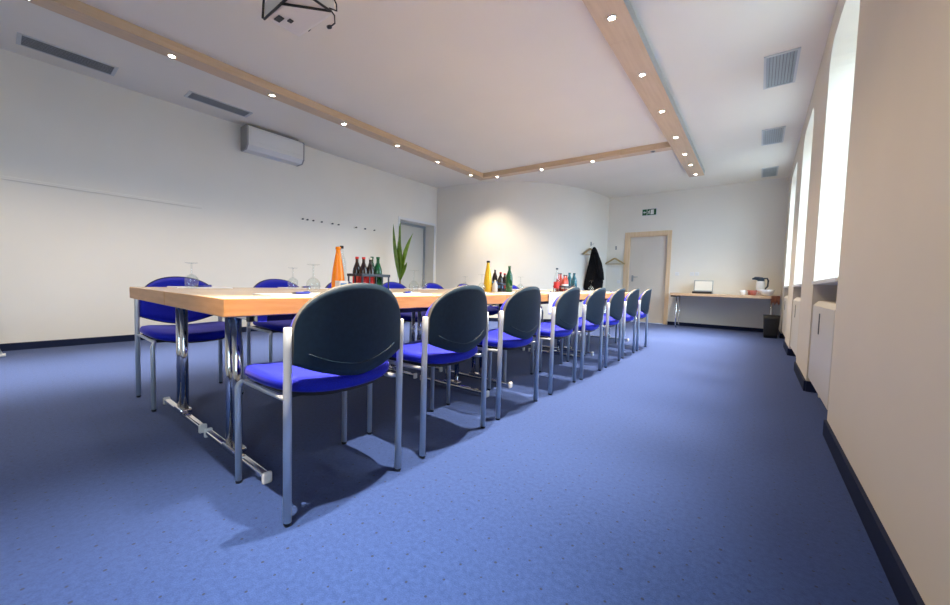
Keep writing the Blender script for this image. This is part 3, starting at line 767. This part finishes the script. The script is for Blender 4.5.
# ------------------------------------------------------------------ side table
SY0, SY1, SX0, SX1 = 8.80, 9.40, -1.50, .33
t = thing('side_table', ((SX0 + SX1) / 2, (SY0 + SY1) / 2, 0), 'narrow beech side table against the end wall', 'table')
hx, hy = (SX1 - SX0) / 2, (SY1 - SY0) / 2; ZT = .745
w = MB(); w.box(-hx, hx, -hy, hy, ZT - .055, ZT, .003)
for f in w.bm.faces: f.normal_update(); f.material_index = 0 if abs(f.normal.z) > .5 else 1
w.build('tabletop', [M['top'], M['beech']], t)
MB().box(-hx + .01, -hx + .10, -hy + .05, hy - .05, ZT - .085, ZT - .055).build('bracket', M['black'], t)
for s in (-1, 1):
    for q in (-1, 1):
        xx = s * (hx - .12); yy = q * (hy - .1)
        w = MB(); w.tube([(xx, yy, ZT - .055), (xx + .0, yy, .2), (xx - s * .0, yy, .06), (xx - s * .02, yy + q * -.01, .0)], .013, 12); w.build('leg', M['chrome'], t)
ZT += .0
t = thing('laptop', (-.93, 9.10, ZT), 'open laptop with pale screen and dark base on the side table', 'laptop')
MB().box(-.175, .175, -.16, .06, 0, .045, .006).build('keyboard_base', M['black'], t)
w = MB(); w.prism([(.050, .04), (.062, .04), (.115, .28), (.103, .282)], 0, -.175, .175); w.build('lid', M['grey'], t)
w = MB(); w.prism([(.0525, .065), (.056, .065), (.0985, .262), (.0955, .262)], 0, -.158, .158); w.build('screen', M['screen'], t)
t = thing('vacuum_jug', (.03, 9.12, ZT), 'white vacuum jug with dark blue lid and handle on the side table', 'jug')
w = MB(); w.lathe([(0, 0), (.065, 0), (.07, .02), (.07, .24), (.055, .285), (0, .285)], 24); w.build('body', M['white'], t)
w = MB(); w.lathe([(.059, .28), (.057, .33), (.03, .355), (0, .36)], 20); w.tube([(-.02, 0, .325), (-.09, 0, .335), (-.14, 0, .32)], [.04, .032, .012], 10); w.build('lid', M['flask'], t)
w = MB(); w.tube([(.04, 0, .33), (.095, 0, .335), (.115, 0, .29), (.11, 0, .18), (.065, 0, .12)], .015, 10); w.build('handle', M['flask'], t)
def cup(x, y, m_, label, s=1., name='coffee_cup'):
    t = thing(name, (x, y, ZT), label, 'cup', 'cups on the side table')
    w = MB(); w.lathe([(0, 0), (.028 * s, 0), (.036 * s, .03 * s), (.042 * s, .075 * s), (.039 * s, .075 * s), (.033 * s, .03 * s), (0, .008)], 20); w.build('cup_body', m_, t)
    w = MB(); w.tube([(.038 * s, 0, .062 * s), (.062 * s, 0, .055 * s), (.058 * s, 0, .025 * s), (.034 * s, 0, .02 * s)], .004, 8); w.build('handle', m_, t)
cup(-.24, 8.98, M['white'], 'white cup standing alone left of the jug', 1.25)
cup(-.07, 8.93, M['redbrown'], 'red brown cup in front of the jug', 1.3)
cup(-.12, 9.06, M['redbrown'], 'red brown cup left behind the jug', 1.3)
t = thing('serving_bowl', (.13, 8.94, ZT), 'wide white bowl at the window end of the side table', 'bowl')
w = MB(); w.lathe([(0, 0), (.05, 0), (.085, .03), (.125, .115), (.120, .117), (.08, .040), (0, .012)], 28); w.build('bowl_body', M['white'], t)
w = MB(); w.lathe([(.123, .113), (.128, .116), (.123, .119), (.118, .117), (.123, .113)], 28); w.build('bowl_rim', M['white'], t)
# brown cloth over the edge
w = MB()
def cf(u, v):
    x_ = .20 + .125 * u; s = v * .34
    if s < .14: y_, z_ = 8.80 + .14 - s, ZT + .006
    else:
        a = min((s - .14) / .03, 1); y_, z_ = 8.80 - .014 * math.sin(a * PI / 2), ZT + .006 - .014 * (1 - math.cos(a * PI / 2)) - max(0, s - .17) * (1 - .35 * abs(math.sin(u * 7)))
    return Vector((x_, y_ - .006 * math.sin(u * 14) * v, z_))
w.grid(cf, 16, 20); o = w.build('brown_cloth', M['brown']); md = o.modifiers.new('t', 'SOLIDIFY'); md.thickness = .004
tag(o, 'brown cloth draped over the window end of the side table', 'cloth')
t = thing('waste_bin', (.215, 8.47, 0), 'black waste bin on the floor in front of the side table', 'bin')
w = MB(); V0 = []
def binf(u, v):
    a = 2 * PI * u; c, s_ = math.cos(a), math.sin(a); k = .088 + .02 * v
    return Vector((k * 1.1 * math.copysign(abs(c) ** .35, c), k * 1.1 * math.copysign(abs(s_) ** .35, s_), .40 * v))
V = w.grid(binf, 40, 6, close_u=True); w.bm.faces.new([V[i][0] for i in range(40)]); o = w.build('bin_body', M['bin'], t); md = o.modifiers.new('t', 'SOLIDIFY'); md.thickness = .005
w = MB(); w.tube([binf(k / 40, 1) for k in range(41)], .006, 6); w.build('bin_rim', M['bin'], t)

# easel just beyond the left edge of the view: only the tip of one foot shows
t = thing('flipchart_easel', (-5.72, -.5, 0), 'flipchart easel whose pale foot tip shows at the left edge by the wall', 'easel')
for q, (dx, dy_) in enumerate([(0, .51), (-.15, -.35), (.25, -.2)]):
    w = MB(); w.tube([(0, 0, 1.5), (dx, dy_, .02)], .012, 10); l = w.build('leg', M['silver'], t)
    w = MB(); w.tube([(dx, dy_ - .02, .018), (dx, dy_ + .025, .018)], .016, 12); w.build('foot_cap', M['white'], l)
w = MB(); w.box(-.02, .0, -.33, .30, .95, 1.95, .004); w.build('board', M['white'], t)

# ------------------------------------------------------------------ daylight
wd = bpy.data.worlds.new('World'); sc.world = wd; wd.use_nodes = True
N = wd.node_tree.nodes; L = wd.node_tree.links; bg = N['Background']
tc = N.new('ShaderNodeTexCoord'); sp = N.new('ShaderNodeSeparateXYZ'); cr = N.new('ShaderNodeValToRGB')
cr.color_ramp.elements[0].position = .42; cr.color_ramp.elements[0].color = (.15, .175, .20, 1)
cr.color_ramp.elements[1].position = .56; cr.color_ramp.elements[1].color = (.62, .80, 1.0, 1)
mp = N.new('ShaderNodeMapRange'); mp.inputs[1].default_value = -1; mp.inputs[2].default_value = 1
L.new(tc.outputs['Generated'], sp.inputs[0]); L.new(sp.outputs[2], mp.inputs[0]); L.new(mp.outputs[0], cr.inputs[0]); L.new(cr.outputs[0], bg.inputs[0])
bg.inputs[1].default_value = 13.5
for a, c in wins:
    ld = bpy.data.lights.new('window_portal', 'AREA'); ld.shape = 'RECTANGLE'; ld.size = (ZL - ZS); ld.size_y = (c - a); ld.cycles.is_portal = True
    lo = bpy.data.objects.new('window_portal', ld); C.objects.link(lo); lo.location = (XR + .42, (a + c) / 2, (ZL + ZS) / 2); lo.rotation_euler = (0, math.radians(90), 0)

# ------------------------------------------------------------------ camera
yaw, pitch, roll, fpx, H = 0.65505, -0.0524980, 0.0274396, 367.603, 0.83305
cyw, sy_ = math.cos(yaw), math.sin(yaw); cpt, spt = math.cos(pitch), math.sin(pitch)
fw = Vector((-sy_ * cpt, cyw * cpt, spt)); r0 = Vector((cyw, sy_, 0)); u0 = r0.cross(fw)
rt = math.cos(roll) * r0 + math.sin(roll) * u0; up = -math.sin(roll) * r0 + math.cos(roll) * u0
cam = bpy.data.cameras.new('Camera'); co = bpy.data.objects.new('Camera', cam); C.objects.link(co)
mw = Matrix((( rt.x, up.x, -fw.x, 0), (rt.y, up.y, -fw.y, 0), (rt.z, up.z, -fw.z, H), (0, 0, 0, 1))); co.matrix_world = mw
cam.sensor_width = 36; cam.sensor_fit = 'HORIZONTAL'; cam.lens = fpx * 36 / 950; cam.clip_start = .02; cam.clip_end = 100
sc.camera = co
sc.view_settings.view_transform = 'Standard'; sc.view_settings.look = 'None'; sc.view_settings.gamma = 1; sc.view_settings.use_curve_mapping = False
sc.view_settings.exposure = 0.5
sc.cycles.use_denoising = True
sc.cycles.max_bounces = 8; sc.cycles.diffuse_bounces = 5; sc.cycles.caustics_reflective = False; sc.cycles.caustics_refractive = False
sc.cycles.sample_clamp_indirect = 6
